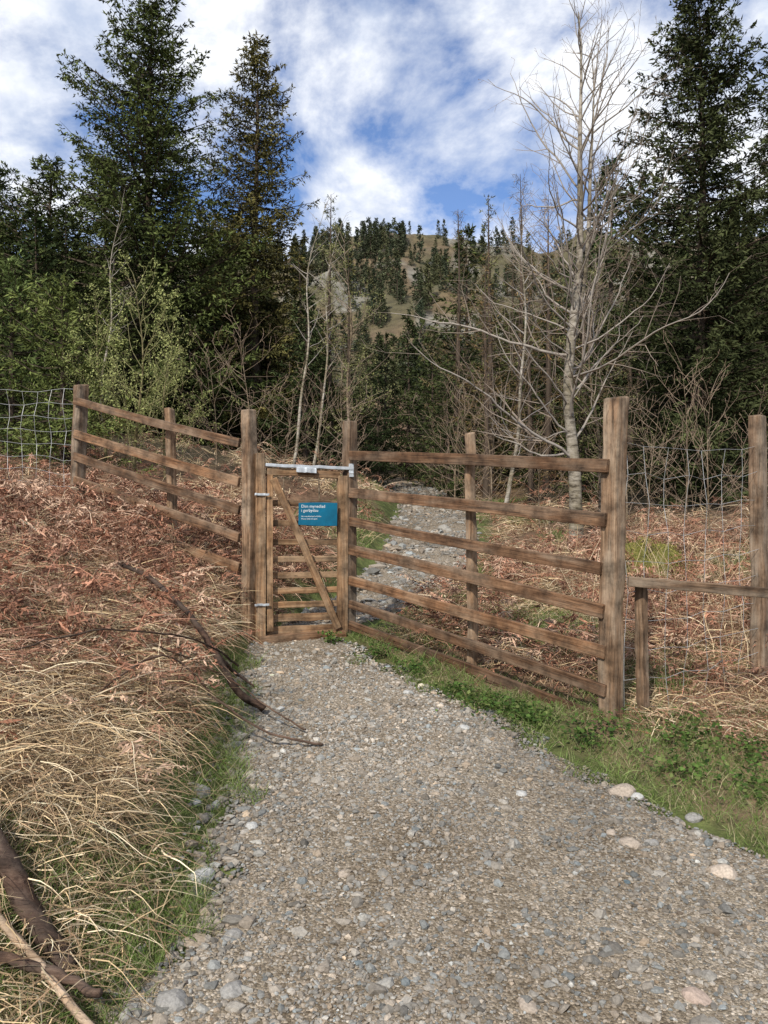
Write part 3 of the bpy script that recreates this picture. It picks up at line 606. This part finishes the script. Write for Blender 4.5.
# ------------------------------------------------------------ broadleaf bare trees
def birch(name,h,r0,seed,nprim=34,lmax=2.6,bark=(.42,.40,.36),twc=(.2,.15,.12),lean=(0,0),fork=None,leaf=None,tw=1.,first=.18,up=.35,e_lo=.15,pr=.0085,wb=1.):
    r=np.random.default_rng(seed);bag=Bag();n=26;zz=np.linspace(0,h,n)
    wob=lambda z:wb*(.11*np.sin(z*.9+seed)+.06*np.sin(z*2.1+seed*2))
    P=np.stack([wob(zz)*np.minimum(1,zz/2)+lean[0]*zz/h,.8*wob(zz+3)*np.minimum(1,zz/2)+lean[1]*zz/h,zz],1)
    trunks=[(P,r0)]
    if fork:
        i0=int(n*fork[0]);Q=P[i0:].copy();s=np.linspace(0,1,len(Q));Q[:,0]+=fork[1]*np.sin(s*1.4);Q[:,1]+=.3*s;Q[:,2]=P[i0,2]+(Q[:,2]-P[i0,2])*.93
        trunks.append((Q,r0*(1-fork[0])*.75))
    segs=[];leaves=[]
    for P_,rr in trunks:
        m=len(P_);V,F=tube(P_,rr*np.linspace(1,.05,m)**.9*(1+.25*np.exp(-np.linspace(0,1,m)*12)),10,.04,r);bag.add(V,F,np.array(bark))
    def grow(p,d,L,rad,dep):
        ns_=max(3,int(L/.13)) if dep<2 else 3;st=L/ns_
        for i in range(ns_):
            f=i/ns_;d=d+r.normal(0,.12 if dep<2 else .17,3);d[2]+=up*.13;d=d/np.linalg.norm(d);q=p+d*st
            ra=rad*(1-f*.8);rb=rad*(1-(i+1)/ns_*.8);segs.append((p,q,ra,rb,dep))
            if dep<3 and f>.1 and r.random()<(.85 if dep==1 else .7):
                ax=r.normal(size=3);ax-=d*ax.dot(d);ax/=np.linalg.norm(ax)
                grow(q,d*.75+ax*.75,L*(1-f*.6)*r.uniform(.25,.5),max(rb*.55,.0018),dep+1)
            if leaf is not None and dep>=2: leaves.append(q)
            p=q
    for P_,rr in trunks:
        m=len(P_);cnt=int(nprim*(P_[-1,2]-P_[0,2])/h)
        for k in range(cnt):
            f=(k+r.random())/cnt
            if P_ is trunks[0][0]: f=first+(1-first)*f
            f=min(f,.985);i=f*(m-1);i0=int(i);p=P_[i0]*(1-(i-i0))+P_[min(i0+1,m-1)]*(i-i0)
            a=r.uniform(0,6.28);e=r.uniform(e_lo,.7)+.4*f;d=np.array([math.cos(a)*math.cos(e),math.sin(a)*math.cos(e),math.sin(e)])
            fl=p[2]/h;L=lmax*(1-fl)**.6*r.uniform(.55,1.1)+.25
            grow(p,d,L,min(pr*L+.004,rr*.35),1)
    S0=np.array([s[0] for s in segs]);S1_=np.array([s[1] for s in segs]);R0=np.array([s[2] for s in segs])*tw;R1=np.array([s[3] for s in segs])*tw;dp=np.array([s[4] for s in segs])
    R0=np.maximum(R0,.0022*tw);R1=np.maximum(R1,.0018*tw)
    mixv=np.where(dp>=2,.85,.35)[:,None];col=np.array(bark)*.8*(1-mixv)+np.array(twc)*mixv
    bag.add(*prisms(S0,S1_,R0,R1,col,3),1)
    if leaf is not None:
        Lp=np.repeat(np.array(leaves),3,axis=0);Lp=Lp+r.normal(0,.03,Lp.shape);n=len(Lp)
        bag.add(*leafq(Lp,r.normal(size=(n,3)),r.uniform(.025,.05,n),r.uniform(.012,.022,n),np.array(leaf)*r.uniform(.6,1.3,(n,1)),r=r),2)
    return bag.mesh(name,[M_birch,M_straw,M_leaf],smooth=True)
BG=birch('birch_big',hh(567,5,10),.09,3,54,2.8,fork=(.36,.25),bark=(.40,.365,.315),twc=(.25,.195,.15),tw=.95,e_lo=-.15,up=.40,wb=.6)
place('birch_tree',BG,576,10)
B2=birch('birch_small',6,.045,6,24,1.2,bark=(.5,.47,.43),lean=(.55,0));place('birch_tree',B2,505,14,hh(540,200,14)/6)
B3=birch('birch_thin',6,.036,7,20,.9,bark=(.52,.48,.42),lean=(.7,0),first=.4)
place('birch_tree',B3,291,14.,hh(325,205,14.)/6);place('birch_tree',B3,312,15.5,hh(345,215,15.5)/6,.3);place('birch_tree',B3,100,12.8,hh(110,200,12.8)/6,-.6)
WL=birch('willow_shrub',2.7,.025,12,30,1.2,bark=(.25,.22,.12),twc=(.28,.27,.12),leaf=(.37,.39,.15),first=.05,up=.9,tw=.8)
for px,d,s,rz in((135,10.8,1.05,0),(165,11.2,.85,2),(105,11.,.9,4)): place('willow_shrub',WL,px,d,s,rz)
SPL=birch('sapling',4.5,.03,15,26,1.2,bark=(.3,.24,.18),twc=(.25,.19,.13),leaf=(.26,.26,.11),first=.1)
place('birch_tree',SPL,600,12,1);place('birch_tree',SPL,350,15,1.1,2)
BS=birch('bare_shrub',1.9,.012,18,24,.8,bark=(.28,.22,.16),twc=(.32,.23,.16),first=.03,up=1.,tw=.9)
for px,d,s,rz in((285,10.5,.9,0),(320,11.5,1.1,1),(345,12.5,1.1,2),(250,12,1.3,3),(215,11.5,1.1,4),(470,12,1.1,2),(490,13.5,1.4,3),(540,11.5,.9,1),(650,9.5,1.,0),(710,9,1.1,1),(750,8.5,.9,5),(455,15,1.5,5),(625,10.5,1.2,3),(685,10.5,1.3,4)): place('bare_shrub',BS,px,d,s,rz)

# ------------------------------------------------------------ world, sun, camera
w=bpy.data.worlds.new('World');scene.world=w;w.use_nodes=True;nt=w.node_tree;ns=nt.nodes;ls=nt.links;ns.clear()
EL=math.radians(42);AZ=math.radians(205)
sk_=ns.new('ShaderNodeTexSky');sk_.sky_type='NISHITA';sk_.sun_disc=False;sk_.sun_elevation=EL;sk_.sun_rotation=AZ;sk_.air_density=1.0;sk_.dust_density=.3;sk_.ozone_density=2.5
tc=ns.new('ShaderNodeTexCoord');sx=ns.new('ShaderNodeSeparateXYZ');ls.new(tc.outputs['Generated'],sx.inputs[0])
def M(op,a,b):
    n=nd(ns,'ShaderNodeMath',operation=op)
    for s,v in((n.inputs[0],a),(n.inputs[1],b)):
        if hasattr(v,'is_output'): ls.new(v,s)
        else: s.default_value=v
    return n.outputs[0]
zc=M('ADD',M('MAXIMUM',sx.outputs[2],0.0),.55);cb=ns.new('ShaderNodeCombineXYZ');ls.new(M('DIVIDE',sx.outputs[0],zc),cb.inputs[0]);ls.new(M('DIVIDE',sx.outputs[1],zc),cb.inputs[1])
cb.inputs[2].default_value=3.3
n1=noise(ns,ls,cb.outputs[0],3.8,8,.6);n1.inputs['Distortion'].default_value=.2
r1=ramp(ns,[(.40,0.05),(.55,1.0)]);ls.new(n1.outputs[0],r1.inputs[0])
n2=noise(ns,ls,cb.outputs[0],7,6,.6);r2=ramp(ns,[(.34,(5.2,6.0,7.7)),(.56,(9.8,10.0,10.4))]);ls.new(n2.outputs[0],r2.inputs[0])
blue=mixc(ns,ls,1.0,sk_.outputs[0],(.95,1.17,1.5),'MULTIPLY')
c=mixc(ns,ls,r1.outputs[0],blue,r2.outputs[0])
bg=ns.new('ShaderNodeBackground');bg.inputs[1].default_value=.112;ls.new(c,bg.inputs[0]);o=ns.new('ShaderNodeOutputWorld');ls.new(bg.outputs[0],o.inputs[0])
sd=bpy.data.lights.new('sun','SUN');sd.energy=4.9;sd.angle=math.radians(2.5);sd.color=(1,.955,.88)
so=bpy.data.objects.new('sun',sd);scene.collection.objects.link(so)
D=Vector((math.sin(AZ)*math.cos(EL),math.cos(AZ)*math.cos(EL),math.sin(EL)))
so.rotation_euler=D.to_track_quat('Z','Y').to_euler();so.location=(0,-5,20)
cd=bpy.data.cameras.new('camera');cam=bpy.data.objects.new('camera',cd);scene.collection.objects.link(cam);scene.camera=cam
cam.location=(0,0,1.66);cam.rotation_euler=(math.radians(90),0,0)
cd.sensor_fit='VERTICAL';cd.sensor_height=36;cd.lens=36*770/1024;cd.clip_end=2000;cd.clip_start=.05
